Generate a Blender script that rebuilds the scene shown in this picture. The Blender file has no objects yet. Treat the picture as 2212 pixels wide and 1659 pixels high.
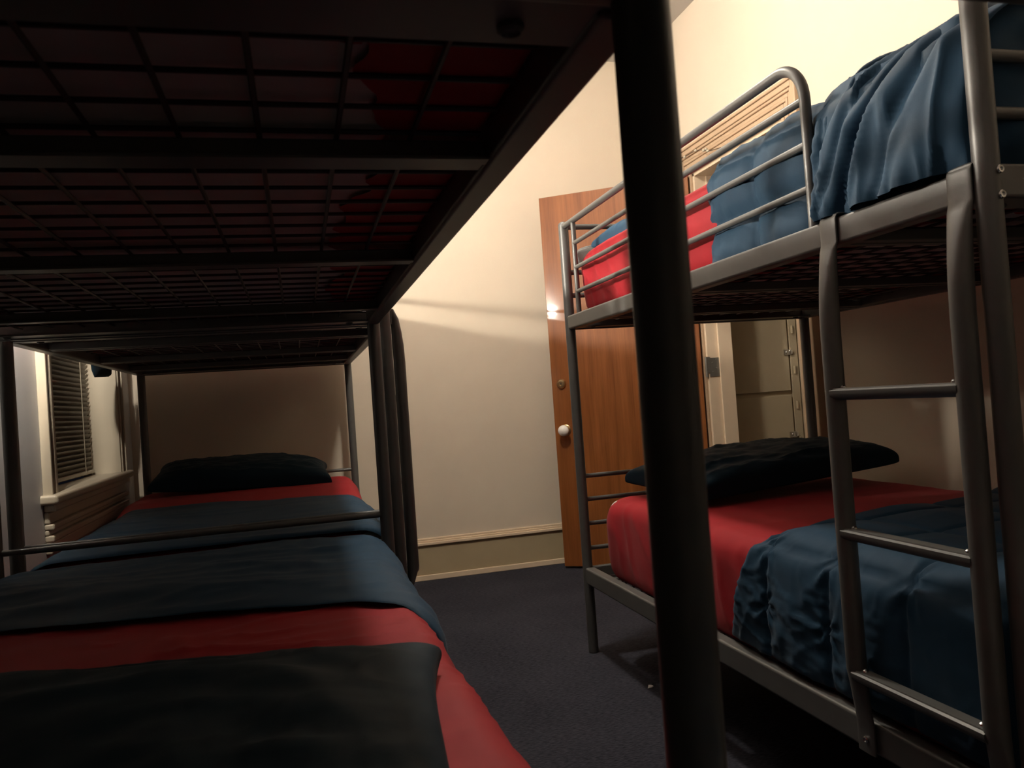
import bpy, bmesh, math, random
from mathutils import Vector, Matrix, noise
random.seed(7)
C = bpy.context.scene.collection
PI = math.pi

# ------------------------------------------------------------------ materials
def _new(name):
    m = bpy.data.materials.new(name); m.use_nodes = True
    nt = m.node_tree; b = nt.nodes['Principled BSDF']
    return m, nt, b
def _coords(nt, scale=(1, 1, 1)):
    tc = nt.nodes.new('ShaderNodeTexCoord'); mp = nt.nodes.new('ShaderNodeMapping')
    mp.inputs['Scale'].default_value = scale
    nt.links.new(tc.outputs['Object'], mp.inputs['Vector']); return mp.outputs['Vector']
def _noise(nt, vec, scale, detail=4, rough=.55):
    n = nt.nodes.new('ShaderNodeTexNoise'); n.inputs['Scale'].default_value = scale
    n.inputs['Detail'].default_value = detail; n.inputs['Roughness'].default_value = rough
    nt.links.new(vec, n.inputs['Vector']); return n.outputs['Fac']
def _ramp(nt, fac, stops):
    r = nt.nodes.new('ShaderNodeValToRGB'); e = r.color_ramp.elements
    while len(e) < len(stops): e.new(.5)
    for el, (p, c) in zip(e, stops): el.position = p; el.color = (*c, 1)
    nt.links.new(fac, r.inputs['Fac']); return r.outputs['Color']
def _bump(nt, b, fac, strength, dist):
    bp = nt.nodes.new('ShaderNodeBump'); bp.inputs['Strength'].default_value = strength
    bp.inputs['Distance'].default_value = dist
    nt.links.new(fac, bp.inputs['Height']); nt.links.new(bp.outputs['Normal'], b.inputs['Normal'])
def mat(name, col, rough=.6, metal=0, var=.08, scale=6, stretch=(1, 1, 1), bump=0, bdist=.002, bscale=None,
        coat=0, sheen=0, spec=.5):
    m, nt, b = _new(name)
    v = _coords(nt, stretch)
    f = _noise(nt, v, scale)
    lo = tuple(max(0, c * (1 - var)) for c in col); hi = tuple(min(1, c * (1 + var)) for c in col)
    nt.links.new(_ramp(nt, f, [(.3, lo), (.7, hi)]), b.inputs['Base Color'])
    b.inputs['Roughness'].default_value = rough; b.inputs['Metallic'].default_value = metal
    b.inputs['Specular IOR Level'].default_value = spec
    if coat: b.inputs['Coat Weight'].default_value = coat; b.inputs['Coat Roughness'].default_value = .06
    if sheen: b.inputs['Sheen Weight'].default_value = sheen; b.inputs['Sheen Roughness'].default_value = .5
    if bump: _bump(nt, b, _noise(nt, v, bscale or scale * 8, 3), bump, bdist)
    return m

M = {}
M['wall'] = mat('cream_paint', (.605, .525, .420), .55, var=.025, scale=3, bump=.12, bdist=.001, bscale=140)
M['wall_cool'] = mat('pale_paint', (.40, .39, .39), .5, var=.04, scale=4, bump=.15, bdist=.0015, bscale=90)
M['ceiling'] = mat('white_ceiling_paint', (.46, .44, .41), .7, var=.03, bump=.1, bdist=.001, bscale=120)
M['base'] = mat('tan_baseboard_paint', (.40, .320, .200), .45, var=.04)
M['cap'] = mat('cream_moulding_paint', (.70, .555, .40), .4, var=.03)
M['casing'] = mat('peach_casing_paint', (.46, .325, .215), .35, var=.04)
M['sillpaint'] = mat('cream_window_paint', (.40, .345, .265), .35, var=.04)
M['metal'] = mat('grey_painted_steel', (.108, .107, .103), .42, metal=.2, var=.05, scale=30, bump=.04, bdist=.0005, bscale=500)
M['wire'] = mat('dark_wire', (.05, .03, .028), .5, metal=.3, var=.05)
M['steel'] = mat('bright_zinc', (.72, .72, .70), .25, metal=1, var=.05)
M['navy'] = mat('navy_cotton', (.0105, .0430, .084), .7, var=.08, scale=9, bump=.25, bdist=.0006, bscale=420, sheen=.05, spec=.2)
M['navy_dark'] = mat('dark_navy_cotton', (.0048, .0200, .034), .7, var=.08, scale=9, bump=.25, bdist=.0006, bscale=420, sheen=.03, spec=.15)
M['red'] = mat('red_cotton', (.32, .0065, .014), .7, var=.06, scale=10, bump=.2, bdist=.0006, bscale=420, sheen=.05, spec=.25)
M['ticking'] = mat('pale_mattress_ticking', (.55, .49, .47), .8, var=.05, scale=20, bump=.2, bdist=.001, bscale=200)
M['greycloth'] = mat('grey_cotton', (.12, .115, .11), .75, var=.06, bump=.2, bdist=.0006, bscale=300)
M['locker'] = mat('tan_locker_enamel', (.40, .325, .215), .4, var=.03)
M['seam'] = mat('dark_gap', (.02, .015, .01), .8, var=.02)
M['porcelain'] = mat('white_porcelain', (.85, .82, .78), .15, var=.02, coat=.6)
M['brass'] = mat('worn_brass', (.60, .42, .22), .3, metal=1, var=.1)
M['hinge'] = mat('grey_hinge_steel', (.30, .29, .26), .42, metal=.7, var=.08)
M['blind'] = mat('cream_blind_slat', (.20, .175, .13), .4, var=.05)
M['plastic'] = mat('ivory_plastic', (.45, .40, .31), .35, var=.02)
M['paper'] = mat('white_paper', (.85, .84, .82), .8, var=.02)
M['cord'] = mat('dark_cord', (.10, .07, .05), .7, var=.05)

def carpet_mat():
    m, nt, b = _new('charcoal_blue_carpet')
    v = _coords(nt, (60, 190, 60)); f1 = _noise(nt, v, 1.0, 3)
    v2 = _coords(nt, (1, 1, 1)); f2 = _noise(nt, v2, 2.5, 3)
    mx = nt.nodes.new('ShaderNodeMix'); mx.data_type = 'FLOAT'
    mx.inputs[0].default_value = .25
    nt.links.new(f1, mx.inputs[2]); nt.links.new(f2, mx.inputs[3])
    nt.links.new(_ramp(nt, mx.outputs[0], [(.33, (.009, .009, .014)), (.5, (.027, .027, .037)), (.68, (.050, .049, .063))]), b.inputs['Base Color'])
    b.inputs['Roughness'].default_value = .95; b.inputs['Specular IOR Level'].default_value = .15
    _bump(nt, b, f1, .6, .004); return m
M['carpet'] = carpet_mat()
def wood_mat():
    m, nt, b = _new('varnished_brown_wood')
    v = _coords(nt, (9, 9, .55)); f1 = _noise(nt, v, 2.2, 6, .6)
    v2 = _coords(nt, (70, 70, 1.6)); f2 = _noise(nt, v2, 2.0, 4, .6)
    mx = nt.nodes.new('ShaderNodeMix'); mx.data_type = 'FLOAT'; mx.inputs[0].default_value = .35
    nt.links.new(f1, mx.inputs[2]); nt.links.new(f2, mx.inputs[3])
    nt.links.new(_ramp(nt, mx.outputs[0], [(.32, (.15, .043, .010)), (.52, (.23, .075, .019)), (.7, (.30, .106, .029))]), b.inputs['Base Color'])
    b.inputs['Roughness'].default_value = .45; b.inputs['Specular IOR Level'].default_value = .25
    b.inputs['Coat Weight'].default_value = .5; b.inputs['Coat Roughness'].default_value = .03
    _bump(nt, b, _noise(nt, _coords(nt, (3, 3, 1.2)), 1.3, 2), .08, .002); return m
M['wood'] = wood_mat()
def glow_mat(name, col, s):
    m, nt, b = _new(name)
    b.inputs['Base Color'].default_value = (.9, .88, .82, 1)
    b.inputs['Emission Color'].default_value = (*col, 1); b.inputs['Emission Strength'].default_value = s
    return m
LAMP_CEIL, LAMP_WALL = 84.0, 800.0
M['globe_ceiling'] = glow_mat('lit_ceiling_globe', (1.0, .92, .79), LAMP_CEIL)
M['globe_wall'] = glow_mat('lit_wall_globe', (1.0, .91, .77), LAMP_WALL)
def glass_mat():
    m, nt, b = _new('window_glass')
    b.inputs['Base Color'].default_value = (.9, .95, .95, 1)
    b.inputs['Transmission Weight'].default_value = 1; b.inputs['Roughness'].default_value = .02
    return m
M['glass'] = glass_mat()

# ------------------------------------------------------------------ helpers
def obj(name, bm, m, parent=None, smooth=True, auto=True):
    me = bpy.data.meshes.new(name)
    bmesh.ops.recalc_face_normals(bm, faces=bm.faces[:])
    bm.to_mesh(me); bm.free()
    mats = m if isinstance(m, (list, tuple)) else [m]
    for x in mats: me.materials.append(x)
    if smooth:
        for p in me.polygons: p.use_smooth = True
        if auto and hasattr(me, 'set_sharp_from_angle'): me.set_sharp_from_angle(angle=math.radians(38))
    o = bpy.data.objects.new(name, me); C.objects.link(o)
    if smooth and auto:
        wn = o.modifiers.new('weighted', 'WEIGHTED_NORMAL'); wn.keep_sharp = True; wn.weight = 80
    if parent is not None: o.parent = parent
    return o
def tag(o, label, cat, group=None):
    o['label'] = label; o['category'] = cat
    if group: o['group'] = group
    return o
def thing(name, label, cat, loc=(0, 0, 0), rz=0, group=None):
    o = bpy.data.objects.new(name, None); C.objects.link(o)
    o.empty_display_size = .05
    o.location = loc; o.rotation_euler = (0, 0, rz)
    return tag(o, label, cat, group)
def struct(name, bm, m, smooth=False):
    o = obj(name, bm, m, None, smooth); o['kind'] = 'structure'; return o
def box(bm, lo, hi, bev=0, seg=2, mi=0):
    x0, y0, z0 = lo; x1, y1, z1 = hi
    vs = [bm.verts.new(p) for p in ((x0, y0, z0), (x1, y0, z0), (x1, y1, z0), (x0, y1, z0), (x0, y0, z1), (x1, y0, z1), (x1, y1, z1), (x0, y1, z1))]
    fs = [bm.faces.new([vs[i] for i in f]) for f in ((3, 2, 1, 0), (4, 5, 6, 7), (0, 1, 5, 4), (1, 2, 6, 5), (2, 3, 7, 6), (3, 0, 4, 7))]
    for f in fs: f.material_index = mi
    if bev:
        es = list({e for f in fs for e in f.edges})
        r = bmesh.ops.bevel(bm, geom=es, offset=bev, segments=seg, profile=.5, affect='EDGES')
        for f in r['faces']: f.material_index = mi
    return vs
def B(lo, hi, bev=0, seg=2):
    bm = bmesh.new(); box(bm, lo, hi, bev, seg); return bm
def tube(bm, pts, r, n=12, cap=True):
    pts = [Vector(p) for p in pts]; rings = []
    t0 = (pts[1] - pts[0]).normalized()
    up = Vector((0, 0, 1)) if abs(t0.z) < .9 else Vector((1, 0, 0))
    nrm = t0.cross(up).normalized()
    for i, p in enumerate(pts):
        t = (pts[min(i + 1, len(pts) - 1)] - pts[max(i - 1, 0)]).normalized()
        nrm = (nrm - t * nrm.dot(t)).normalized(); bn = t.cross(nrm)
        rr = r[i] if isinstance(r, (list, tuple)) else r
        rings.append([bm.verts.new(p + (nrm * math.cos(a) + bn * math.sin(a)) * rr) for a in (2 * PI * k / n for k in range(n))])
    for a, b in zip(rings, rings[1:]):
        for k in range(n): bm.faces.new((a[k], a[(k + 1) % n], b[(k + 1) % n], b[k]))
    if cap:
        bm.faces.new(rings[0][::-1]); bm.faces.new(rings[-1])
def T(pts, r, n=12):
    bm = bmesh.new(); tube(bm, pts, r, n); return bm
def loft(bm, rings):
    vs = [[bm.verts.new(p) for p in r] for r in rings]; n = len(vs[0])
    for a, b in zip(vs, vs[1:]):
        for k in range(n): bm.faces.new((a[k], a[(k + 1) % n], b[(k + 1) % n], b[k]))
    bm.faces.new(vs[0][::-1]); bm.faces.new(vs[-1])
def lathe(bm, prof, origin=(0, 0, 0), axis='z', n=24):
    o = Vector(origin); rings = []
    for r, h in prof:
        ring = []
        for k in range(n):
            a = 2 * PI * k / n; c, s = math.cos(a) * max(r, 1e-4), math.sin(a) * max(r, 1e-4)
            v = {'z': (c, s, h), 'y': (c, h, s), 'x': (h, c, s)}[axis]
            ring.append(bm.verts.new(o + Vector(v)))
        rings.append(ring)
    for a, b in zip(rings, rings[1:]):
        for k in range(n): bm.faces.new((a[k], a[(k + 1) % n], b[(k + 1) % n], b[k]))
    bm.faces.new(rings[0][::-1]); bm.faces.new(rings[-1])
def interp(x, pts):
    if x <= pts[0][0]: return pts[0][1]
    for (a, fa), (b, fb) in zip(pts, pts[1:]):
        if x <= b:
            u = (x - a) / (b - a); u = u * u * (3 - 2 * u)
            return fa + (fb - fa) * u
    return pts[-1][1]
def N(x, y, z=0.): return noise.noise(Vector((x, y, z)))
def ridge(x, y, z=0.): return (1 - abs(N(x, y, z)) * 2.2)

# ------------------------------------------------------------------ room
XL, XR, YF, YN, ZC = -.835, 2.10, 4.486, -4.6, 2.955
TH = .14
WY0, WY1, WZ0, WZ1 = 3.08, 4.10, .755, 2.15           # window opening in the left wall
DY0, DY1, DZ = 3.03, 3.87, 2.095                       # doorway in the right wall
HX = 3.25                                             # far side of the hall seen through the doorway
struct('floor', B((XL - TH, YN - TH, -.1), (HX + .1, YF + TH, 0)), M['carpet'])
struct('ceiling', B((XL - TH, YN - TH, ZC), (HX + .1, YF + TH, ZC + .1)), M['ceiling'])
struct('wall_far', B((XL - TH, YF, 0), (HX + .1, YF + TH, ZC)), M['wall'])
struct('wall_near', B((XL - TH, YN - TH, 0), (HX + .1, YN, ZC)), M['wall'])
bm = bmesh.new()
for lo, hi in (((XL - TH, YN, 0), (XL, WY0, ZC)), ((XL - TH, WY1, 0), (XL, YF, ZC)),
               ((XL - TH, WY0, 0), (XL, WY1, WZ0 - .03)), ((XL - TH, WY0, WZ1), (XL, WY1, ZC))): box(bm, lo, hi)
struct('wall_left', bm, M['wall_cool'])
bm = bmesh.new()
for lo, hi in (((XR, YN, 0), (XR + TH, DY0, ZC)), ((XR, DY1, 0), (XR + TH, YF, ZC)), ((XR, DY0, DZ), (XR + TH, DY1, ZC))): box(bm, lo, hi)
struct('wall_right', bm, M['wall'])
struct('wall_hall', B((HX, YN, 0), (HX + .1, YF, ZC)), M['wall'])

def baseboard(name, x0, x1, face, axis):
    # profile: shoe moulding, flat board, stepped cap; 'face' is the wall plane, axis the run
    bm = bmesh.new()
    prof = [((0, 0), (.026, .030), 1), ((.0, .030), (.014, .196), 0), ((0, .192), (.026, .208), 1), ((0, .208), (.016, .218), 1), ((0, .218), (.010, .230), 1)]
    for (d0, z0), (d1, z1), mi in prof:
        if axis == 'y-': box(bm, (x0, face - d1, z0), (x1, face, z1), .003, 2, mi)
        elif axis == 'x+': box(bm, (face, x0, z0), (face + d1, x1, z1), .003, 2, mi)
        else: box(bm, (face - d1, x0, z0), (face, x1, z1), .003, 2, mi)
    return struct(name, bm, [M['base'], M['cap']])
baseboard('baseboard_far', XL, XR, YF, 'y-')
baseboard('baseboard_left', YN, YF - .03, XL, 'x+')
baseboard('baseboard_right', YN, DY0 - .13, XR, 'x-')

# door casing: moulded architrave around the doorway, on the room side, plus jamb lining with stop
bm = bmesh.new()
cw = .125
def arch(off0, off1, d):
    box(bm, (XR - d, DY0 - off1, 0), (XR, DY0 - off0, DZ + off1), .0045)
    box(bm, (XR - d, DY1 + off0, 0), (XR, DY1 + off1, DZ + off1), .0045)
    box(bm, (XR - d, DY0 - off0, DZ + off0), (XR, DY1 + off0, DZ + off1), .0045)
arch(0, .018, .017); arch(.018, .030, .023); arch(.030, .052, .019); arch(.052, .066, .025)
arch(.066, .086, .021); arch(.086, .100, .028); arch(.100, .126, .033); arch(.126, .142, .040)
struct('trim_1', bm, M['casing'])
bm = bmesh.new()
for y0, y1 in ((DY0 - .001, DY0 + .018), (DY1 - .018, DY1 + .001)):
    box(bm, (XR - .002, y0, 0), (XR + TH + .002, y1, DZ), .002)
box(bm, (XR - .002, DY0, DZ - .018), (XR + TH + .002, DY1, DZ + .001), .002)
for y0, y1 in ((DY0 + .018, DY0 + .030), (DY1 - .030, DY1 - .018)):
    box(bm, (XR + .062, y0, 0), (XR + TH + .002, y1, DZ - .018), .002)
for y0, y1 in ((DY0 - .09, DY0), (DY1, DY1 + .09)):
    box(bm, (XR + TH, y0, 0), (XR + TH + .018, y1, DZ + .09), .003)
struct('trim_2', bm, M['cap'])

# window: jambs, frame, stool, apron mouldings, casing, sashes, pane
XB = -.945                                            # plane of sash / blind
bm = bmesh.new()
for y0, y1 in ((WY0 - .012, WY0 + .006), (WY1 - .006, WY1 + .012)): box(bm, (XL - TH + .004, y0, WZ0 - .02), (XL + .021, y1, WZ1 + .012))
box(bm, (XL - TH + .004, WY0, WZ1 - .006), (XL + .02, WY1, WZ1 + .012))
def wcas(off0, off1, d):
    box(bm, (XL, WY0 - off1, WZ0), (XL + d, WY0 - off0, WZ1 + off1), .002)
    box(bm, (XL, WY1 + off0, WZ0), (XL + d, WY1 + off1, WZ1 + off1), .002)
    box(bm, (XL, WY0 - off0, WZ1 + off0), (XL + d, WY1 + off0, WZ1 + off1), .002)
wcas(.0, .020, .018); wcas(.020, .034, .026); wcas(.034, .080, .018); wcas(.080, .094, .030)
w = struct('window_1', bm, M['sillpaint'])
def wpart(name, bm, m): return obj(name, bm, m, w, smooth=False)
bm = bmesh.new()
box(bm, (XL - .10, WY0, WZ0 - .028), (XL, WY1, WZ0), .003)
box(bm, (XL - .02, WY0 - .125, WZ0 - .030), (XL + .052, WY1 + .125, WZ0 + .002), .010, 4)
wpart('window_sill', bm, M['sillpaint'])
bm = bmesh.new()
for d, z0, z1 in ((.036, .700, .725), (.018, .660, .700), (.030, .640, .660), (.014, .622, .640), (.028, .600, .622), (.020, .560, .600)):
    box(bm, (XL, WY0 - .10, z0), (XL + d, WY1 + .10, z1), min(.006, (z1 - z0) * .3), 3)
wpart('apron', bm, M['sillpaint'])
bm = bmesh.new()
for y0, y1 in ((WY0, WY0 + .045), (WY1 - .045, WY1)): box(bm, (XB - .055, y0, WZ0), (XB - .012, y1, WZ1), .003)
for z0, z1 in ((WZ0, WZ0 + .06), (1.42, 1.46), (WZ1 - .05, WZ1)): box(bm, (XB - .054, WY0 + .04, z0), (XB - .014, WY1 - .04, z1), .003)
for y0, y1 in ((WY0, WY0 + .02), (WY1 - .02, WY1)): box(bm, (XB - .01, y0, WZ0), (XB + .012, y1, WZ1), .003)
wpart('sash', bm, M['sillpaint'])
wpart('pane', B((XB - .042, WY0 + .04, WZ0 + .05), (XB - .036, WY1 - .04, WZ1 - .04)), M['glass'])

# venetian blind
bl = thing('venetian_blind', 'cream slatted venetian blind, lowered and closed, in the window on the left wall', 'blind', (XB, 0, WZ0))
bm = bmesh.new(); y0, y1 = WY0 + .028, WY1 - .030
k = 0; z = .035
while z < WZ1 - WZ0 - .06:
    a = math.radians(52 + 3 * math.sin(k * 1.7)); wv = .0125; dx, dz = math.cos(a) * wv, math.sin(a) * wv
    yy0, yy1 = y0 + random.uniform(-.004, .004), y1 + random.uniform(-.004, .004)
    for sgn in (0,):
        pts = [(-dx, -dz), (0, .0016), (dx, dz)]
        top = [[bm.verts.new((.014 + px, yy, z + pz)) for px, pz in pts] for yy in (yy0, yy1)]
        bot = [[bm.verts.new((.014 + px - .0005, yy, z + pz - .0009)) for px, pz in pts] for yy in (yy0, yy1)]
        for q in (0, 1):
            bm.faces.new((top[0][q], top[0][q + 1], top[1][q + 1], top[1][q])); bm.faces.new((bot[0][q], bot[1][q], bot[1][q + 1], bot[0][q + 1]))
    z += .0205; k += 1
obj('slats', bm, M['blind'], bl)
obj('head_rail', B((-.004, y0, WZ1 - WZ0 - .045), (.032, y1, WZ1 - WZ0 - .005), .003), M['plastic'], bl)
obj('bottom_rail', B((.002, y0, .010), (.026, y1, .026), .004), M['plastic'], bl)
for yy in (y0 + .36, y1 - .17):
    obj('ladder_cord', T([(.0295, yy, .02), (.0295, yy, WZ1 - WZ0 - .03)], .0016, 6), M['plastic'], bl)

# ------------------------------------------------------------------ door leaf (open, swung towards the far wall)
hx, hy, fx, fy = 2.066, 3.862, 1.378, 4.325
dl = math.hypot(fx - hx, fy - hy); da = math.atan2(fy - hy, fx - hx)
door = bpy.data.objects.new('door_1', None); C.objects.link(door); door['kind'] = 'structure'
door.location = (hx, hy, 0); door.rotation_euler = (0, 0, da)
# local x runs hinge -> free edge, local +y is the side that faces the camera (towards -y)
FACE = 1
obj('door_leaf', B((0, -.042, .012), (dl, 0, 2.085), .0025), M['wood'], door)
dkn = dl - .062
bm = bmesh.new(); lathe(bm, [(.027, 0), (.027, .004), (.012, .008), (.011, .026), (.019, .032), (.0285, .042), (.031, .052), (.027, .062), (.015, .069), (.001, .071)], (dkn, 0, .772), 'y')
k_ = obj('door_knob', bm, [M['porcelain']], door); k_['label'] = 'white porcelain knob'
bm = bmesh.new(); lathe(bm, [(.031, 0), (.031, .003), (.026, .006), (.001, .007)], (dkn, 0, .772), 'y'); obj('knob_rose', bm, M['brass'], door)
bm = bmesh.new(); lathe(bm, [(.027, 0), (.027, .006), (.022, .013), (.012, .014), (.011, .011), (.001, .011)], (dkn + .006, 0, 1.032), 'y')
d_ = obj('deadbolt', bm, M['brass'], door); d_['label'] = 'round brass deadbolt cylinder'
bm = bmesh.new(); box(bm, (dkn + .003, .0105, 1.028), (dkn + .009, .0125, 1.036)); obj('keyhole', bm, M['seam'], door)
for hz in (.25, 1.065, 1.85):
    bm = bmesh.new()
    box(bm, (XR + .004, DY1 - .0215, hz - .055), (XR + .062, DY1 - .018, hz + .045), .001)
    box(bm, (XR - .006, DY1 - .0225, hz - .035), (XR + .010, DY1 - .018, hz + .050), .001)
    tube(bm, [(XR - .012, DY1 - .018, hz - .055), (XR - .012, DY1 - .018, hz + .05)], .007, 10)
    for sx, sz in ((.022, -.03), (.046, -.01), (.022, .02), (.046, .035)):
        lathe(bm, [(.004, -.002), (.003, -.003)], (XR + sx, DY1 - .021, hz + sz), 'y', 8)
    o = obj('hinge', bm, M['hinge'], door); o.matrix_parent_inverse = Matrix.Identity(4)
    o.data.transform((Matrix.Translation((hx, hy, 0)) @ Matrix.Rotation(da, 4, 'Z')).inverted())

# ------------------------------------------------------------------ lockers in the hall, seen through the doorway
lk = thing('locker', 'tan steel locker with two stacked doors and small latches, beyond the doorway', 'locker', (2.27, 4.05, 0))
LW = .62
obj('body', B((0, .004, .0), (LW, .38, 1.95), .003), M['locker'], lk)
for z0, z1 in ((.06, .480), (.500, .878), (.904, 1.40), (1.426, 1.90)):
    d = obj('locker_door', B((.055, -.012, z0), (.440, .006, z1), .003), M['locker'], lk)
    bm = bmesh.new(); zz = z0 + (z1 - z0) * .44 if z0 != .500 else .655
    box(bm, (.405, -.022, zz - .016), (.452, -.010, zz + .016), .003); box(bm, (.440, -.026, zz - .012), (.458, -.012, zz + .012), .003)
    lathe(bm, [(.008, -.022), (.006, -.027), (.001, -.028)], (.424, 0, zz), 'y', 12)
    obj('latch', bm, M['steel'], d)
obj('side_strip', B((0, -.006, 0), (.045, .006, 1.95), .002), M['locker'], lk)
bm = bmesh.new()
box(bm, (.452, -.012, .0), (.500, .006, 1.95), .003); box(bm, (.508, -.020, 0), (.528, .006, 1.95), .004); box(bm, (.536, -.028, 0), (.62, .006, 1.95), .006)
obj('hinge_stile', bm, M['locker'], lk)
for zz in (.62, .82, 1.02, 1.25, 1.5): obj('hinge_knuckle', T([(.470, -.017, zz - .022), (.470, -.017, zz + .022)], .0065, 8), M['locker'], lk)

# ------------------------------------------------------------------ bunk beds
R = .0187; BL, BW = 1.911, 1.009
ZU0, ZU1, ZL0, ZL1 = 1.210, 1.262, .260, .320
def rail(lx0, lx1, y0, y1, z0, z1, inner):
    bm = bmesh.new(); box(bm, (lx0, y0, z0), (lx1, y1, z1), .007, 3)
    a, b = sorted((inner, (lx0 + lx1) / 2)); box(bm, (a, y0 + .01, z0 + .006), (b, y1 - .01, z0 + .010), 0)
    return bm
def arcpath(p0, corner, p1, rad, n=8):
    p0, c, p1 = Vector(p0), Vector(corner), Vector(p1)
    a, b = (p0 - c).normalized(), (p1 - c).normalized(); s, e = c + a * rad, c + b * rad; ctr = c + a * rad + b * rad
    out = [p0]
    for i in range(n + 1):
        t = i / n * PI / 2
        out.append(ctr - b * rad * math.cos(t) - a * rad * math.sin(t))
    out.append(p1); return out
def make_bed(label, loc, rz, sx=1, ladder=True, lad_dz=0.0, lad_dx=0.0, bolts=True):
    t = thing('bunk_bed', label, 'bunk bed', loc, rz, 'metal bunk beds')
    W = BW * sx; m = M['metal']
    def X(x): return x * sx
    def bx(x0, x1, y0, y1, z0, z1, bev=.004):
        a, b = sorted((X(x0), X(x1))); return B((a, y0, z0), (b, y1, z1), bev)
    for px in (0, BW):
        for py in (0, BL):
            bm = bmesh.new(); lathe(bm, [(R * .9, 0), (R, .004), (R, 1.607), (R * .85, 1.614), (R * .5, 1.619), (.001, 1.620)], (X(px), py, 0), 'z', 28)
            o = obj('post', bm, m, t)
            if bolts and py == 0 and px == 0:
                for zz in (1.250, 1.213):
                    bm = bmesh.new(); lathe(bm, [(.0065, -R + .002), (.0065, -R - .003), (.005, -R - .0045), (.003, -R - .004), (.0028, -R - .002), (.0005, -R - .002)], (X(.0035), 0, zz), 'y', 14)
                    obj('bolt', bm, M['steel'], o)
    for z0, z1 in ((ZU0, ZU1), (ZL0, ZL1)):
        for px, inn in ((0, .0205), (BW, BW - .0205)):
            s = 1 if px == 0 else -1
            a, b = sorted((X(px - s * .0165), X(px + s * .021)))
            obj('side_rail', rail(a, b, R, BL - R, z0, z1, X(inn)), m, t)
        for py, inn in ((0, .075), (BL, BL - .075)):
            bm = bmesh.new(); a, b = sorted((X(.004), X(BW - .004)))
            box(bm, (a, py - .012, z0), (b, py + .012, z1), .006, 3)
            y0, y1 = sorted((py, inn)); box(bm, (a, y0, z0 + .004), (b, y1, z0 + .009))
            e = obj('end_rail', bm, m, t)
            if z0 == ZU0:
                for xx in (.072, BW - .072):
                    bm = bmesh.new(); lathe(bm, [(.0095, .005), (.0095, .001), (.007, -.001), (.005, .0015), (.0005, .0015)], (X(xx), (py + inn) / 2 + (.012 if py == 0 else -.012), z0), 'z', 14); obj('bolt', bm, m, e)
        zc = z0 + .012
        for yy in (.345, .995, 1.560):
            bm = bmesh.new(); a, b = sorted((X(.02), X(BW - .02)))
            box(bm, (a, yy - .030, zc - .008), (b, yy + .004, zc + .014), .003); box(bm, (a, yy - .003, zc - .010), (b, yy + .018, zc - .006), .001)
            obj('crossbar', bm, m, t)
        bm = bmesh.new(); zw = zc + .019
        n = int(round(BL / .0675))
        for i in range(1, n): tube(bm, [(X(.025), i * BL / n, zw), (X(BW - .025), i * BL / n, zw)], .0026, 6)
        for i in range(1, 13): tube(bm, [(X(.025 + i * .0735), .03, zw - .0045), (X(.025 + i * .0735), BL - .03, zw - .0045)], .0028, 6)
        obj('wire_mesh', bm, M['wire'], t)
    for py in (0, BL):
        for zz in (.662, .575, .484, .392): obj('end_tube', T([(X(R * .6), py, zz - .004), (X(BW - R * .6), py, zz - .004)], .0085, 12), m, t)
        for zz in (1.604, 1.431, 1.344): obj('end_tube', T([(X(R * .6), py, zz - .004), (X(BW - R * .6), py, zz - .004)], .0095 if zz < 1.6 else .0105, 12), m, t)
    # curved guard rail on the aisle side
    g = obj('guard_rail', T(arcpath((0, BL - .005, 1.600), (0, .412, 1.600), (0, .412, 1.258), .085, 10), .0112, 16), m, t)
    vp = obj('guard_upright', T([(0, 1.802, 1.600), (0, 1.802, 1.258)], .0092, 12), m, g)
    for zz in (1.517, 1.428, 1.340): obj('guard_tube', T([(0, 1.805, zz), (0, .412, zz)], .0080, 12), m, g)
    # straight guard on the wall side
    g = obj('back_guard_rail', T([(X(BW), .005, 1.600), (X(BW), BL - .005, 1.600)], .0105, 12), m, t)
    obj('guard_tube', T([(X(BW), .005, 1.431), (X(BW), BL - .005, 1.431)], .008, 12), m, g)
    if ladder:
        xc = -.034 - lad_dx
        root = None
        for yy in (.030, .343):
            rings = []
            def ring(cx, cz, hy, hx, nx=1., nz=0., e=1.0):
                out = []
                for k in range(20):
                    a = 2 * PI * k / 20; ca, sa = math.cos(a), math.sin(a)
                    ca = math.copysign(abs(ca) ** e, ca); sa = math.copysign(abs(sa) ** e, sa)
                    out.append((X(cx + hx * sa * nx), yy + hy * ca, cz + lad_dz + hx * sa * nz))
                return out
            sec = [(-.024, .262, .0235, .0035, 1, 0, .6), (-.024, .318, .0235, .0035, 1, 0, .6), (-.029, .36, .0215, .008, 1, 0, .8), (xc, .42, .0188, .0180, 1, 0, 1),
                   (xc, .7, .0188, .0180, 1, 0, 1), (xc, 1.04, .0188, .0180, 1, 0, 1), (xc + .001, 1.09, .0190, .0176, 1, 0, .98), (xc + .003, 1.13, .0198, .0155, 1, 0, .95), (xc + .006, 1.17, .0212, .0118, 1, 0, .88), (-.0255, 1.20, .0226, .0070, 1, 0, .75),
                   (-.0215, 1.215, .0235, .0032, 1, 0, .55), (-.0215, 1.258, .0235, .0030, 1, 0, .55), (-.0195, 1.2655, .0235, .0030, .7, .7, .55), (-.0125, 1.2680, .0235, .0028, 0, 1, .55), (.010, 1.2680, .0235, .0028, 0, 1, .55)]
            if lad_dz: sec = [(a, b - lad_dz if b > 1.2 else b, c, d, e, f, g2) for a, b, c, d, e, f, g2 in sec]
            bm = bmesh.new(); loft(bm, [ring(*s) for s in sec])
            if root is None:
                root = obj('ladder', bm, m, t); up = root
            else: up = obj('ladder_upright', bm, m, root)
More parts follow.
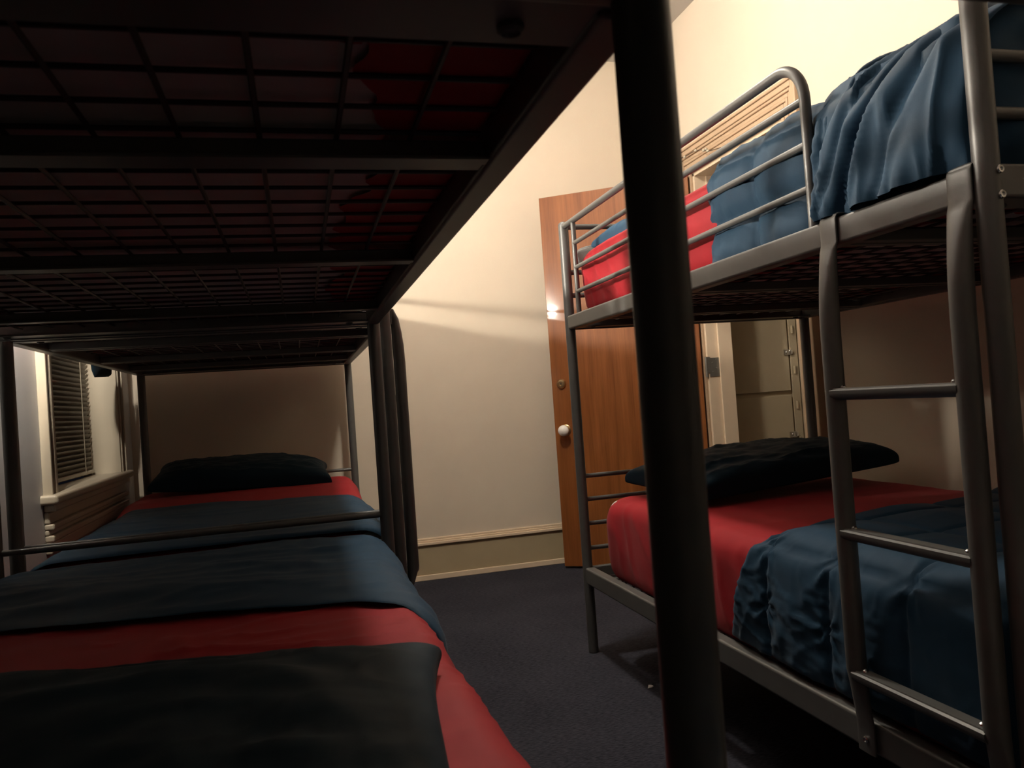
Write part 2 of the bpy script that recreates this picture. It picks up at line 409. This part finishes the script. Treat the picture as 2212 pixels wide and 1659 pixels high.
            bm = bmesh.new(); lathe(bm, [(.006, 0), (.006, -.003 * sx), (.004, -.0045 * sx), (.0025, -.003 * sx), (.0005, -.003 * sx)], (X(-.0275), yy - .004, .288), 'x', 14); obj('bolt', bm, M['steel'], root)
        for zz in (.934, .674, .412):
            z = zz + lad_dz; rings = []
            for yy in (.036, .337):
                prof = []
                for k in range(9):
                    a = PI + PI * k / 8
                    prof.append((xc - .002 + .0165 * math.cos(a), z - .002 + .012 * math.sin(a)))
                prof += [(xc + .0145, z + .004), (xc + .0105, z + .0066), (xc + .0098, z + .0086), (xc - .0128, z + .0086), (xc - .0135, z + .0066), (xc - .0185, z + .004)]
                rings.append([(X(px), yy, pz) for px, pz in prof])
            bm = bmesh.new(); loft(bm, rings); nf = len(bm.faces)
            for yy in (.318, .055): lathe(bm, [(.006, z + .0085), (.0055, z + .0115), (.003, z + .0135), (.0005, z + .014)], (X(xc - .001), yy, 0), 'z', 12)
            bm.faces.ensure_lookup_table()
            for f in bm.faces[nf:]: f.material_index = 1
            obj('rung', bm, [m, M['steel']], root)
    return t
X_R, Y_R = 1.006, .9665
bedR = make_bed('grey metal bunk bed with ladder and curved guard rail in front of the doorway', (X_R, Y_R, 0), 0)
bed1 = make_bed('dark metal bunk bed nearest on the left, its thick post in front of everything', (.225, 2.3765, 0), PI, ladder=False, bolts=False)
X2, Y2 = .262, 2.425
bed2 = make_bed('metal bunk bed behind the nearest one, by the window and far wall', (X2, Y2, 0), 0, sx=-1, lad_dz=.062, lad_dx=.007, bolts=False)
bed0 = make_bed('black crosswise bunk bed overhead, only its dark upper side rail showing', (-.715, .4262, 0), -PI / 2, ladder=False, bolts=False)

# ------------------------------------------------------------------ bedding
def rrect(x0, x1, y0, y1, inset, rc, n):
    """n points on a rounded rectangle inset by 'inset'; returns [(x, y, nx, ny)] evenly by side fractions"""
    x0, x1, y0, y1 = x0 + inset, x1 - inset, y0 + inset, y1 - inset
    r = max(.004, min(rc - inset * .6, (x1 - x0) / 2 - .002, (y1 - y0) / 2 - .002)) if rc > 0 else .004
    w, h = max(x1 - x0 - 2 * r, 0), max(y1 - y0 - 2 * r, 0)
    nx, ny = n[0], n[1]; out = []; nc = n[2]
    def arc(cx, cy, a0):
        for k in range(nc): a = a0 + PI / 2 * k / nc; out.append((cx + r * math.cos(a), cy + r * math.sin(a), math.cos(a), math.sin(a)))
    arc(x1 - r, y0 + r, -PI / 2)
    for k in range(ny): out.append((x1, y0 + r + h * k / ny, 1, 0))
    arc(x1 - r, y1 - r, 0)
    for k in range(nx): out.append((x1 - r - w * k / nx, y1, 0, 1))
    arc(x0 + r, y1 - r, PI / 2)
    for k in range(ny): out.append((x0, y1 - r - h * k / ny, -1, 0))
    arc(x0 + r, y0 + r, PI)
    for k in range(nx): out.append((x0 + r + w * k / nx, y0, 0, -1))
    return out
def slab(bm, x0, x1, y0, y1, z0, z1, rc, rz, disp=None, under=None, closed=True, seed=0., counts=(46, 90, 10), rb=.04):
    """rounded mattress-like slab; 'under' = how far an open-bottomed sheet wraps beneath"""
    prof = []                                         # (inset, z, nz weight)
    top = [.46 - .02 * k for k in range(20)]
    for i in top: prof.append((i, z1, 1.))
    for k in range(7):
        a = PI / 2 * k / 6; prof.append((rz - rz * math.sin(a), z1 - rz + rz * math.cos(a), math.cos(a)))
    m = 9
    for k in range(1, m): prof.append((0, z1 - rz - (z1 - z0 - rz - rb) * k / m, 0.))
    for k in range(6):
        a = PI / 2 * k / 5; prof.append((rb - rb * math.cos(a), z0 + rb - rb * math.sin(a), -math.sin(a)))
    if under: prof += [(rb + under * .35, z0, -1.), (rb + under * .7, z0, -1.), (rb + under, z0, -1.)]
    elif closed: prof += [(.12, z0, -1.), (.3, z0, -1.), (.46, z0, -1.)]
    rings = []
    for pi_, (ins, z, nz) in enumerate(prof):
        pts = rrect(x0, x1, y0, y1, ins, rc, counts); ring = []
        for k, (px, py, ux, uy) in enumerate(pts):
            v = Vector((px, py, z))
            if under and pi_ >= len(prof) - 3:
                f = (pi_ - len(prof) + 4) / 3 * (.5 * N(px * 9 + seed, py * 9) + .35 * N(px * 23, py * 23 + seed))
                v.x -= ux * f * .07; v.y -= uy * f * .07
            if disp:
                h = math.sqrt(max(0, 1 - nz * nz)); nn = Vector((ux * h, uy * h, nz))
                v += nn * disp(px, py, z, ux * h, uy * h, nz)
            ring.append(bm.verts.new(v))
        rings.append(ring)
    n = len(rings[0])
    for a, b in zip(rings, rings[1:]):
        for k in range(n): bm.faces.new((a[k], a[(k + 1) % n], b[(k + 1) % n], b[k]))
    bm.faces.new(rings[0])
    if not under and closed: bm.faces.new(rings[-1][::-1])

def make_mattress(label, x0, x1, y0, y1, z0, z1, seed, slack=.006, sheet=True, sheet_disp=None, group=None, rb=.04):
    cx, cy = (x0 + x1) / 2, (y0 + y1) / 2
    t = thing('mattress', label, 'mattress', (cx, cy, z0), 0, group)
    a, b, c, d, h = x0 - cx, x1 - cx, y0 - cy, y1 - cy, z1 - z0
    bm = bmesh.new(); slab(bm, a, b, c, d, 0, h, .07, .04, None, None, True, seed, (24, 40, 8), rb)
    obj('mattress_core', bm, M['ticking'], t)
    if sheet:
        def disp(px, py, z, ux, uy, nz):
            s = .004
            side = 1 - abs(nz)
            if nz > .5: s += slack * .9 * (.25 * ridge(px * 3.2 + seed, py * 5, seed) ** 2 + .5 * N(px * 5, py * 6 + seed))
            s += side * slack * (1.3 * N((px + py) * 6 + seed, z * 3) + 1.0 * ridge((px - py) * 8 + z * 5 + seed, z * 5, seed) ** 3 * .8 + 1.2 * (z / h) * (1 - z / h) * 4)
            if nz < -.5: s += .0015 - .002 * abs(N(px * 20, py * 20, seed))
            if sheet_disp: s += sheet_disp(px + cx, py + cy, z + z0, ux, uy, nz)
            return max(s, .0025)
        bm = bmesh.new(); slab(bm, a, b, c, d, 0, h, .09, .045, disp, .105, False, seed, (70, 130, 14), rb)
        s = obj('fitted_sheet', bm, M['red'], t); s['label'] = 'red fitted sheet'
    return t

def profile(xL, xR, zt, r, zbL, zbR, ds=.016, crown=0., bulgeL=0., bulgeR=0.):
    """cross-section over a mattress from the left bottom hem to the right bottom hem: [(x, z, nx, nz)]"""
    pts = []
    def line(p, q, nx, nz, bul=0.):
        L = math.hypot(q[0] - p[0], q[1] - p[1]); n = max(2, int(L / ds))
        for k in range(n):
            u = k / n; pts.append((p[0] + (q[0] - p[0]) * u + nx * bul * math.sin(PI * u), p[1] + (q[1] - p[1]) * u, nx, nz))
    def arc(cx, cz, a0, a1):
        n = max(6, int(r * PI / 2 / ds))
        for k in range(n): a = a0 + (a1 - a0) * k / n; pts.append((cx + r * math.cos(a), cz + r * math.sin(a), math.cos(a), math.sin(a)))
    line((xL, zbL), (xL, zt - r), -1, 0, bulgeL); arc(xL + r, zt - r, PI, PI / 2)
    line((xL + r, zt), (xR - r, zt), 0, 1); arc(xR - r, zt - r, PI / 2, 0)
    line((xR, zt - r), (xR, zbR), 1, 0, bulgeR); pts.append((xR, zbR, 1, 0))
    out = []
    for x, z, nx, nz in pts:
        u = (x - xL) / (xR - xL); out.append((x, z + crown * math.sin(PI * min(max(u, 0), 1)) * max(nz, 0), nx, nz))
    return out
def drape(bm, prof, y0, y1, off, dy=.014, ends=(True, True), thick=.03, lip=.03):
    """a quilt over 'prof' between hems y0(x) and y1(x); off(s, y, x, z, nx, nz) adds relief"""
    S = [0.]
    for a, b in zip(prof, prof[1:]): S.append(S[-1] + math.hypot(b[0] - a[0], b[1] - a[1]))
    half = S[-1] / 2
    Lm = max(abs(y1(p[0], p[1]) - y0(p[0], p[1])) for p in prof); n = int(Lm / dy)
    us = [0, .002, .006, .012, .02] ; us = sorted(set([k / n for k in range(n + 1)] + [u for u in (.0025, .008, .016)] + [1 - u for u in (.0025, .008, .016)]))
    rows = []
    for u in us:
        row = []
        for (x, z, nx, nz), s in zip(prof, S):
            a, b = y0(x, z), y1(x, z); y = a + (b - a) * u; L = b - a
            d = 1.
            if ends[0]: q = min(1, u * L / lip); d *= math.sqrt(max(0, 1 - (1 - q) ** 2))
            if ends[1]: q = min(1, (1 - u) * L / lip); d *= math.sqrt(max(0, 1 - (1 - q) ** 2))
            o = .002 + (thick + off(s - half, y, x, z, nx, nz)) * d
            o = max(o, .002)
            row.append(bm.verts.new((x + nx * o, y, z + nz * o)))
        rows.append(row)
    for a, b in zip(rows, rows[1:]):
        for k in range(len(a) - 1): bm.faces.new((a[k], b[k], b[k + 1], a[k + 1]))
def quilt(s, y, gs=.25, gy=.25, s0=0., y0=0., depth=.014, width=.016, puff=.010):
    ds = abs((s - s0) / gs - round((s - s0) / gs)) * gs; dyy = abs((y - y0) / gy - round((y - y0) / gy)) * gy
    v = puff * math.sin(PI * min(1, ds / gs * 2)) ** .5 * math.sin(PI * min(1, dyy / gy * 2)) ** .5 if False else puff * (min(1, ds / (gs * .5)) * min(1, dyy / (gy * .5))) ** .5
    return v - depth * math.exp(-(ds / width) ** 2) - depth * math.exp(-(dyy / width) ** 2)
def tuft(s, y, ts, ty, amp=.007, rad=.07, k=7, ph=0.):
    dx, dy = s - ts, y - ty; r = math.hypot(dx, dy)
    if r > rad * 3: return 0.
    return (amp * math.cos(k * math.atan2(dy, dx) + ph + 3 * N(dx * 20, dy * 20)) * math.exp(-((r - rad * .5) / (rad * .6)) ** 2) - amp * 1.6 * math.exp(-(r / (rad * .22)) ** 2))
def quilted(name, label, prof, y0, y1, off, thick, m, **kw):
    bm = bmesh.new(); drape(bm, prof, y0, y1, off, thick=thick, **kw)
    cx = sum(p[0] for p in prof) / len(prof); cy = (y0(cx, 0) + y1(cx, 0)) / 2; cz = min(p[1] for p in prof)
    bmesh.ops.translate(bm, verts=bm.verts[:], vec=(-cx, -cy, -cz))
    o = obj(name, bm, m, auto=False); o.location = (cx, cy, cz)
    return tag(o, label, 'comforter')

def pillow(label, loc, a, b, h, rz=0., tilt=(0, 0), m='navy_dark', seed=0., low=.35, cat='pillow', name='pillow', corner=.16, ex=.21):
    bm = bmesh.new(); n, q = 110, 84; grids = []
    for sgn in (1, -1):
        g = []
        for i in range(n + 1):
            row = []
            for j in range(q + 1):
                u = -math.cos(PI * i / n); v = -math.cos(PI * j / q)
                x = a * u * (1 - corner * .55 * (1 - abs(v) ** 3) * abs(u) ** 2 * .6); y = b * v * (1 - corner * (1 - abs(u) ** 3) * abs(v) ** 2 * .6)
                k = (1 - u * u) * (1 - v * v); e = k ** ex
                wr = .012 * ridge(u * 2.2 + seed, v * 3.2, seed) * min(1, k * 3) * (1 - .6 * k) + .006 * N(u * 6 + seed, v * 6) * e + .0030 * max(0, ridge(u * 2.6 + v * 1.2 + seed * 2, v * 4.5 - u * 2.2, seed + 3)) ** 5 * min(1, k * 4) + .0022 * max(0, ridge(u * 5 - v * 2 + seed, v * 3 + u * 3, seed + 7)) ** 6 * min(1, k * 4)
                z = (h * e * (1 + .16 * N(u * 1.4 + seed, v * 1.4, 2)) + wr) if sgn > 0 else -h * low * e
                row.append((x, y, z))
            g.append(row)
        grids.append(g)
    vt = [[bm.verts.new(p) for p in row] for row in grids[0]]
    vb = [[vt[i][j] if i in (0, n) or j in (0, q) else bm.verts.new(grids[1][i][j]) for j in range(q + 1)] for i in range(n + 1)]
    for vv, flip in ((vt, 0), (vb, 1)):
        for i in range(n):
            for j in range(q):
                f = [vv[i][j], vv[i + 1][j], vv[i + 1][j + 1], vv[i][j + 1]]
                bm.faces.new(f[::-1] if flip else f)
    o = obj(name, bm, M[m], auto=False); o.location = loc; o.rotation_euler = (tilt[0], tilt[1], rz)
    return tag(o, label, cat)

def crumple(x, y, nz):
    if nz < .5: return 0.
    v = .0045 * max(0, ridge(x * 3.5 + y * 2, y * 9 - x * 2, 4.)) ** 4
    for x0, y0, dx, dy, L, w, a in ((-.22, 1.46, .35, -1, .10, .012, .007), (-.14, 1.42, -.5, -1, .09, .010, .006), (-.05, 1.36, 1, -.25, .14, .010, .006), (.10, 1.44, 1, -.5, .10, .010, .005), (-.02, 1.45, .15, -1, .16, .007, .004)):
        n = math.hypot(dx, dy); ux, uy = dx / n, dy / n; px, py = x - x0, y - y0
        al = px * ux + py * uy; pe = px * -uy + py * ux
        v += a * math.exp(-(pe / w) ** 2) * math.exp(-((al - L * .3) / L) ** 2)
    return v
ZLm, ZUm = .292 + .012, 1.2485                         # where the mattresses rest on the wire
# right bed
make_mattress('red-sheeted lower mattress of the right bunk, in front of the brown door', X_R + .030, X_R + BW - .03, Y_R + .03, Y_R + BL - .135, ZLm, .583, 3.1, slack=.008)
make_mattress('red-sheeted upper mattress of the right bunk, behind the curved guard rail', X_R + .042, X_R + BW - .03, Y_R + .075, Y_R + BL - .035, ZUm, 1.493, 8.7, slack=.008)
make_mattress('unseen pale mattress added on the crosswise upper bunk overhead to block light', -.69, 1.17, -.555, .395, ZUm, 1.49, 9.9, sheet=False)  # out of view; added to shut off light from above the camera
make_mattress('unseen mattress added on the crosswise lower bunk as a light blocker, under a navy comforter', -.69, 1.17, -.555, .395, ZLm, .58, 9.1, sheet=False)  # out of view; added with the upper mattress to hold back light here
# left beds: upper mattresses
xl1 = .225 - BW
make_mattress('pale upper mattress overhead, seen from below through nearest wire mesh, red sheet round its edge', xl1 + .026, .225 - .0255, .4655 + .016, 2.3765 - .025, ZUm, 1.49, 5.2, slack=.004, rb=.010)
xl2 = X2 - BW
make_mattress('pale upper mattress of the far left bunk, seen from below above the navy pillow', xl2 + .026, X2 - .0255, Y2 + .025, Y2 + BL - .025, ZUm, 1.49, 6.6, slack=.004, rb=.010)
# left beds: lower mattresses
make_mattress('red-sheeted lower mattress in the foreground, its red side showing right of the pillow', xl1 + .01, .198, .4655 + .03, 2.3765 - .03, ZLm, .592, 1.4, slack=.009,
              sheet_disp=lambda x, y, z, ux, uy, nz: .030 * max(ux, 0) * interp(y, [(.6, 1), (.9, .6), (1.1, .1), (1.3, 0)]) * (1 - .5 * (z > .55)) + crumple(x, y, nz))
make_mattress('red-sheeted lower mattress of the far left bunk, its red top edge before the pillow', xl2 - .005, X2 - .03, Y2 + .03, Y2 + BL - .03, ZLm, .594, 2.3, slack=.008, sheet_disp=lambda x, y, z, ux, uy, nz: .036 * interp(y, [(3.45, 0), (3.85, 1)]) * max(nz, 0))

# comforters
def c_r_low(s, y, x, z, nx, nz):
    v = quilt(s, y, .25, .22, -.475, 1.655, .0045, .008, .016)
    v += .006 * N(x * 3, y * 3, z * 3)
    side = max(-nx, 0)
    m = min(1, max(0, (.05 - (s + .47)) / .10)) if s < -.42 else 0.
    far = interp(y, [(1.15, .25), (1.35, .7), (1.6, 1)])
    v += m * far * .0045 * max(0, ridge(y * 4.5 + s * 5, s * 20 - y * 5, 3.)) ** 5
    v += m * far * .0035 * max(0, ridge(y * 5 - s * 9 + 4, s * 17 + y * 6, 8.)) ** 6
    v += side * (.006 * N(y * 6, z * 5) + .005 * max(0, ridge(y * 13 + (z - .3) * 9, z * 4, 1.7)) ** 4 * interp(z, [(.34, 1), (.5, 0)])) * interp(z, [(.33, .3), (.42, 1)])
    for ts, ty, ph in ((-.475, 1.655, 0), (-.475, 1.435, 1.), (-.600, 1.655, 2.), (-.60, 1.44, .5), (-.475, 1.215, 2.2), (-.56, 1.79, 1.2)): v += tuft(s, y, ts, ty, .0038, .045, 7, ph)
    return max(v, -.010)
pR = profile(X_R + .024, X_R + BW - .02, .600, .060, .335, .34, ds=.0075)
quilted('comforter', 'navy quilted comforter on the lower right bunk, behind the ladder', pR, lambda x, z: 1.005,
        lambda x, z: interp(x, [(1.03, 1.86 - .14 * max(0, z - .33) / .27), (1.07, 1.665), (1.32, 1.735), (1.66, 1.75), (1.9, 1.86), (2.0, 1.97)]), c_r_low, .020, M['navy'], dy=.007)
def c_r_up(s, y, x, z, nx, nz):
    v = quilt(s, y, .145, .215, -.60, 1.392, .010, .012, .018)
    v += .005 * N(x * 6, y * 8, z * 8) + .004 * ridge(y * 18, z * 6, 4.) ** 3
    d = 1.83 - y
    if d < .05: v += .004 * math.sin(z * 160 + 3 * N(z * 30, 0)) - .006 * math.exp(-((d - .035) / .006) ** 2)
    return v
pRU = profile(X_R + .029, X_R + BW - .02, 1.512, .05, 1.262, 1.30)
up = quilted('comforter', 'navy quilted comforter heaped over the foot of the upper right bunk', pRU, lambda x, z: 1.03, lambda x, z: 1.828 + .012 * N(x * 5, z * 9), c_r_up, .010, M['navy'])
# the thick folded-over heap at the foot end
def heap_prof():
    base = [(1.008, 1.268), (1.004, 1.33), (1.008, 1.39), (1.025, 1.45), (1.062, 1.498), (1.12, 1.532), (1.22, 1.556), (1.40, 1.570), (1.65, 1.565), (1.82, 1.545), (1.93, 1.50), (1.975, 1.42), (1.98, 1.30)]
    out = []
    for (a, b) in zip(base, base[1:]):
        n = max(2, int(math.hypot(b[0] - a[0], b[1] - a[1]) / .009))
        for k in range(n): out.append((a[0] + (b[0] - a[0]) * k / n, a[1] + (b[1] - a[1]) * k / n))
    out.append(base[-1])
    sm = out[:]
    for _ in range(12): sm = [sm[0]] + [((p[0] + 2 * q[0] + r[0]) / 4, (p[1] + 2 * q[1] + r[1]) / 4) for p, q, r in zip(sm, sm[1:], sm[2:])] + [sm[-1]]
    res = []
    for i, p in enumerate(sm):
        a, b = sm[max(i - 1, 0)], sm[min(i + 1, len(sm) - 1)]; tx, tz = b[0] - a[0], b[1] - a[1]; L = math.hypot(tx, tz)
        res.append((p[0], p[1], -tz / L, tx / L))
    return res
def c_heap(s, y, x, z, nx, nz):
    u = (z - 1.27) / .30                              # 0 at the rail, 1 on the crest
    lower = -.03 * interp(y, [(1.0, 1), (1.12, .2), (1.2, 0)]) * max(nz, 0)
    ph = y + .10 * (u - .4) * (1 if x < 1.4 else 0)   # folds lean towards the foot as they rise
    v = lower
    v += .016 * ridge(ph * 9.5 + .35, u * 1.1, 2.) ** 2 + .010 * ridge(ph * 19 + 2, u * 1.6, 5.) ** 2 + .010 * N(y * 7, u * 3)
    for yc, w, dp in ((1.205, .020, .040), (1.325, .013, .018), (1.10, .016, .018), (1.265, .010, .012)):
        c = yc - .07 * (u - .5); v -= dp * math.exp(-((ph - c) / w) ** 2) * (1 - abs(u - .5) * .7)
    if u < .35:                                       # scalloped bottom pockets
        v += .02 * math.sin(y * 42) * (.35 - u) - .03 * math.exp(-((y - 1.26) / .02) ** 2) * (.35 - u) * 2
    d = 1.362 - y
    if d < .045: v += .003 * math.sin(s * 190 + 2 * N(s * 30, 1)) - .005 * math.exp(-((d - .03) / .005) ** 2)
    return v
bm = bmesh.new(); drape(bm, heap_prof(), lambda x, z: .988, lambda x, z: 1.362 + .010 * N(x * 6, z * 7) + (.03 if x > 1.1 else 0) * min(1, (x - 1.1) * 5), c_heap, dy=.004, thick=.020, lip=.045)
# close the foot end so the heap reads solid from the side
hp = obj('folded_heap', bm, M['navy'], up, auto=False); hp.location = -up.location
bm = bmesh.new(); ep = heap_prof()
nz_ = 26; rows = []
for k in range(nz_ + 1):
    f = k / nz_; row = []
    for (x, z, nx, nz) in ep[::2]:
        zz = 1.266 + (z - 1.266) * (1 - f); xx = 1.48 + (x - 1.48) * (1 - f * .02)
        b = .020 * math.sin(PI * f) ** .6 + .040 * ridge(xx * 4 + zz * 5, zz * 6, 6.) * min(1, f * 6) * min(1, (1 - f) * 6)
        row.append(bm.verts.new((xx, 1.012 - b * .75, zz)))
    rows.append(row)
for a, b in zip(rows, rows[1:]):
    for k in range(len(a) - 1): bm.faces.new((a[k], b[k], b[k + 1], a[k + 1]))
hp2 = obj('heap_end', bm, M['navy'], up, auto=False); hp2.location = -up.location

def c_1(s, y, x, z, nx, nz):
    v = .010 * N(x * 2.4, y * 5, 1.) + .005 * ridge(x * 2.2 + y * 1.5, y * 11, 2.) ** 3 + .003 * ridge(x * 9, y * 13 + x * 4, 5.) ** 3
    v += .010 * ridge(x * 1.1, (y + .25 * x) * 5.2, 7.) ** 2 * max(nz, .3) * min(1, max(0, y - 1.6) * 3)
    v += max(nx, 0) * (.012 + .010 * N(y * 6, z * 8))
    return v
p1 = profile(xl1 - .0, .214, .6045, .085, .335, .335, crown=.005)
quilted('comforter', 'navy comforter on the nearest lower left bunk, past the red band of sheet', p1, lambda x, z: interp(x, [(-.78, 1.76), (-.55, 1.665), (-.27, 1.615), (.07, 1.55), (.15, 1.50), (.215, 1.44)]) + .006 * N(x * 18, 3.), lambda x, z: 2.352, c_1, .006, M['navy'], lip=.12)
p0 = profile(-.70, 1.18, .588, .07, .34, .34)
quilted('comforter', 'unseen navy comforter added on the crosswise lower bunk to keep bounce light dark', p0, lambda x, z: -.56, lambda x, z: .40, lambda s, y, x, z, nx, nz: .012 * N(x * 3, y * 5, 2.), .02, M['navy'])  # out of view; added so the near post catches dark, not red, bounce light
def c_2(s, y, x, z, nx, nz):
    v = .010 * N(x * 2.4, y * 4, 4.) + .004 * ridge(x * 2, y * 9, 3.) ** 3
    return v * min(1, max(0, (x + .735) / .05)) + max(nx, 0) * (.010 + .010 * N(y * 6, z * 8))
p2 = profile(xl2 - .012, X2 - .02, .604, .09, .335, .335, crown=.004)
p2 = [q for q in p2 if q[0] > -.735]
quilted('comforter', 'navy comforter on the far lower left bunk, below the window', p2, lambda x, z: 2.455, lambda x, z: interp(x, [(-.75, 3.66), (-.4, 3.62), (0, 3.53), (.24, 3.40)]), c_2, .010, M['navy'])
p2u = profile(xl2 + .055, X2 - .022, 1.500, .06, 1.33, 1.33, crown=.01)
quilted('comforter', 'navy comforter spread on the far left upper bunk under the ceiling', p2u, lambda x, z: 2.50, lambda x, z: 4.05, lambda s, y, x, z, nx, nz: .018 * N(x * 3, y * 4, 9.) + .012 * N(y * 9, x * 3), .034, M['navy'])

# pillows
pillow('dark navy pillow filling the bottom left foreground, on the nearest red sheet', (-.305, .815, .628), .445, .345, .062, rz=-.09, seed=1.3, tilt=(0, .02))
pillow('dark navy pillow at the head of the far lower left bunk, against the far wall', (-.275, 4.09, .680), .40, .20, .090, rz=.02, seed=4.1, tilt=(.12, .05))
pillow('dark navy pillow on the lower right bunk, below the lockers', (1.545, 2.53, .655), .405, .235, .080, rz=.13, seed=6.4, tilt=(.05, -.05), ex=.16)
pillow('blue pillow whose corner pokes up over the red upper mattress by the door', (1.515, 2.66, 1.514), .42, .17, .075, rz=.03, seed=2.2, m='navy')
pillow('grey cushion wedged at the head end of the right upper bunk, behind the red sheet', (1.495, 2.852, 1.486), .455, .018, .04, rz=0, seed=3.3, m='greycloth', low=1.6, cat='cushion', name='cushion', corner=.02)

# ------------------------------------------------------------------ small things
bm = bmesh.new()
prof = [(-.790, 1.268, .012), (-.794, 1.24, .016), (-.794, 1.215, .017), (-.792, 1.193, .013), (-.792, 1.183, .005)]
rings = []
for zc_, (x, z, hx_) in enumerate(prof):
    ring = []
    for k in range(28):
        a = 2 * PI * k / 28; ca, sa = math.cos(a), math.sin(a)
        yy = 3.74 + .185 * math.copysign(abs(ca) ** .7, ca) * (1 - .05 * zc_) + .006 * N(ca * 2, zc_)
        ring.append((x + hx_ * sa * .9, yy, z + .010 * ca * (zc_ > 0) + .006 * N(yy * 20, zc_)))
    rings.append(ring)
loft(bm, rings)
tag(obj('cloth_bundle', bm, M['navy_dark']), 'dark cloth hanging below the upper rail beside the window', 'cloth')

oc = thing('outlet_box', 'ivory electrical outlet box low on the far wall beside the ladder', 'outlet', (.545, YF, .447))
obj('outlet_body', B((-.035, -.030, -.062), (.035, 0, .062), .004), M['plastic'], oc)
obj('cover_plate', B((-.032, -.034, -.058), (.032, -.029, .058), .002), M['plastic'], oc)
bm = bmesh.new()
for zz in (-.022, .022):
    box(bm, (-.009, -.0352, zz - .006), (-.006, -.0338, zz + .006)); box(bm, (.006, -.0352, zz - .006), (.009, -.0338, zz + .006))
obj('socket_slots', bm, M['seam'], oc)

cd = thing('string_cord', 'thin dark cord with tiny beads strung across the door casing', 'cord', (2.05, 3.74, 2.16))
obj('cord', T([(.0, .20, .035), (-.002, .10, .018), (0, .02, .016), (.0, -.06, .004), (-.001, -.14, -.03), (0, -.26, -.05)], .0022, 6), M['cord'], cd)
for yy, zz in ((.10, .016), (-.02, .012), (-.10, -.012), (-.14, -.028), (-.125, -.014)):
    bm = bmesh.new(); bmesh.ops.create_icosphere(bm, subdivisions=2, radius=.008, matrix=Matrix.Translation((-.003, yy, zz))); obj('bead', bm, M['plastic'], cd)

bm = bmesh.new()
pts = [(-.011, -.004), (.004, -.006), (.012, .0), (.006, .006), (-.004, .005)]
loft(bm, [[(x, y, .001 + .001 * i) for i, (x, y) in enumerate(pts)], [(x * .9, y * .9, .003 + .0015 * i) for i, (x, y) in enumerate(pts)]])
o = tag(obj('paper_scrap', bm, M['paper']), 'tiny white paper scrap on the dark carpet by the right bunk', 'paper scrap'); o.location = (1.041, 2.451, 0)

# mattress tag hanging under the right upper bunk near its foot
# lamps: a ceiling globe over the aisle and a wall lamp between the two left bunks
A_ = (.62, 2.70, ZC)
cl = thing('ceiling_lamp', 'round white glass ceiling lamp over the aisle between the bunks', 'ceiling lamp', A_)
bm = bmesh.new(); lathe(bm, [(.085, 0), (.085, -.018), (.06, -.03), (.035, -.036), (.035, -.05)], (0, 0, 0), 'z', 32); obj('lamp_base', bm, M['brass'], cl)
bm = bmesh.new(); bmesh.ops.create_uvsphere(bm, u_segments=24, v_segments=14, radius=.085, matrix=Matrix.Translation((0, 0, -.135))); obj('globe', bm, M['globe_ceiling'], cl)
wl = thing('wall_lamp', 'small round globe lamp on the left wall between the two left bunks', 'wall lamp', (XL, 2.50, 1.742))
bm = bmesh.new(); lathe(bm, [(.05, 0), (.05, .012), (.018, .02), (.012, .055), (.024, .062)], (0, 0, 0), 'x', 24); obj('lamp_base', bm, M['brass'], wl)
bm = bmesh.new(); bmesh.ops.create_uvsphere(bm, u_segments=20, v_segments=12, radius=.036, matrix=Matrix.Translation((.098, 0, 0))); obj('globe', bm, M['globe_wall'], wl)

# ------------------------------------------------------------------ world, camera, colour
wd = bpy.data.worlds.new('night'); bpy.context.scene.world = wd; wd.use_nodes = True
wd.node_tree.nodes['Background'].inputs[0].default_value = (.01, .012, .02, 1); wd.node_tree.nodes['Background'].inputs[1].default_value = .05
yaw, pitch, roll, H, F = 0.2593, 0.0191, -0.0706, 0.9643, 1743.54
fw = Vector((math.sin(yaw) * math.cos(pitch), math.cos(yaw) * math.cos(pitch), math.sin(pitch)))
rt = Vector((math.cos(yaw), -math.sin(yaw), 0)); up_ = rt.cross(fw)
r2 = rt * math.cos(roll) + up_ * math.sin(roll); u2 = -rt * math.sin(roll) + up_ * math.cos(roll)
cam = bpy.data.cameras.new('camera'); co = bpy.data.objects.new('camera', cam); C.objects.link(co)
co.matrix_world = Matrix(((r2.x, u2.x, -fw.x, 0), (r2.y, u2.y, -fw.y, 0), (r2.z, u2.z, -fw.z, H), (0, 0, 0, 1)))
cam.sensor_width = 36; cam.lens = 36 * F / 2212; cam.clip_start = .01
cam.dof.use_dof = True; cam.dof.focus_distance = 2.4; cam.dof.aperture_fstop = 13
sc = bpy.context.scene; sc.camera = co
vs = sc.view_settings; sc.display_settings.display_device = 'sRGB'
vs.view_transform = 'Standard'; vs.look = 'None'; vs.gamma = 1; vs.use_curve_mapping = False
vs.exposure = 2.1
sc.cycles.use_denoising = True
sc.cycles.max_bounces = 12; sc.cycles.diffuse_bounces = 8
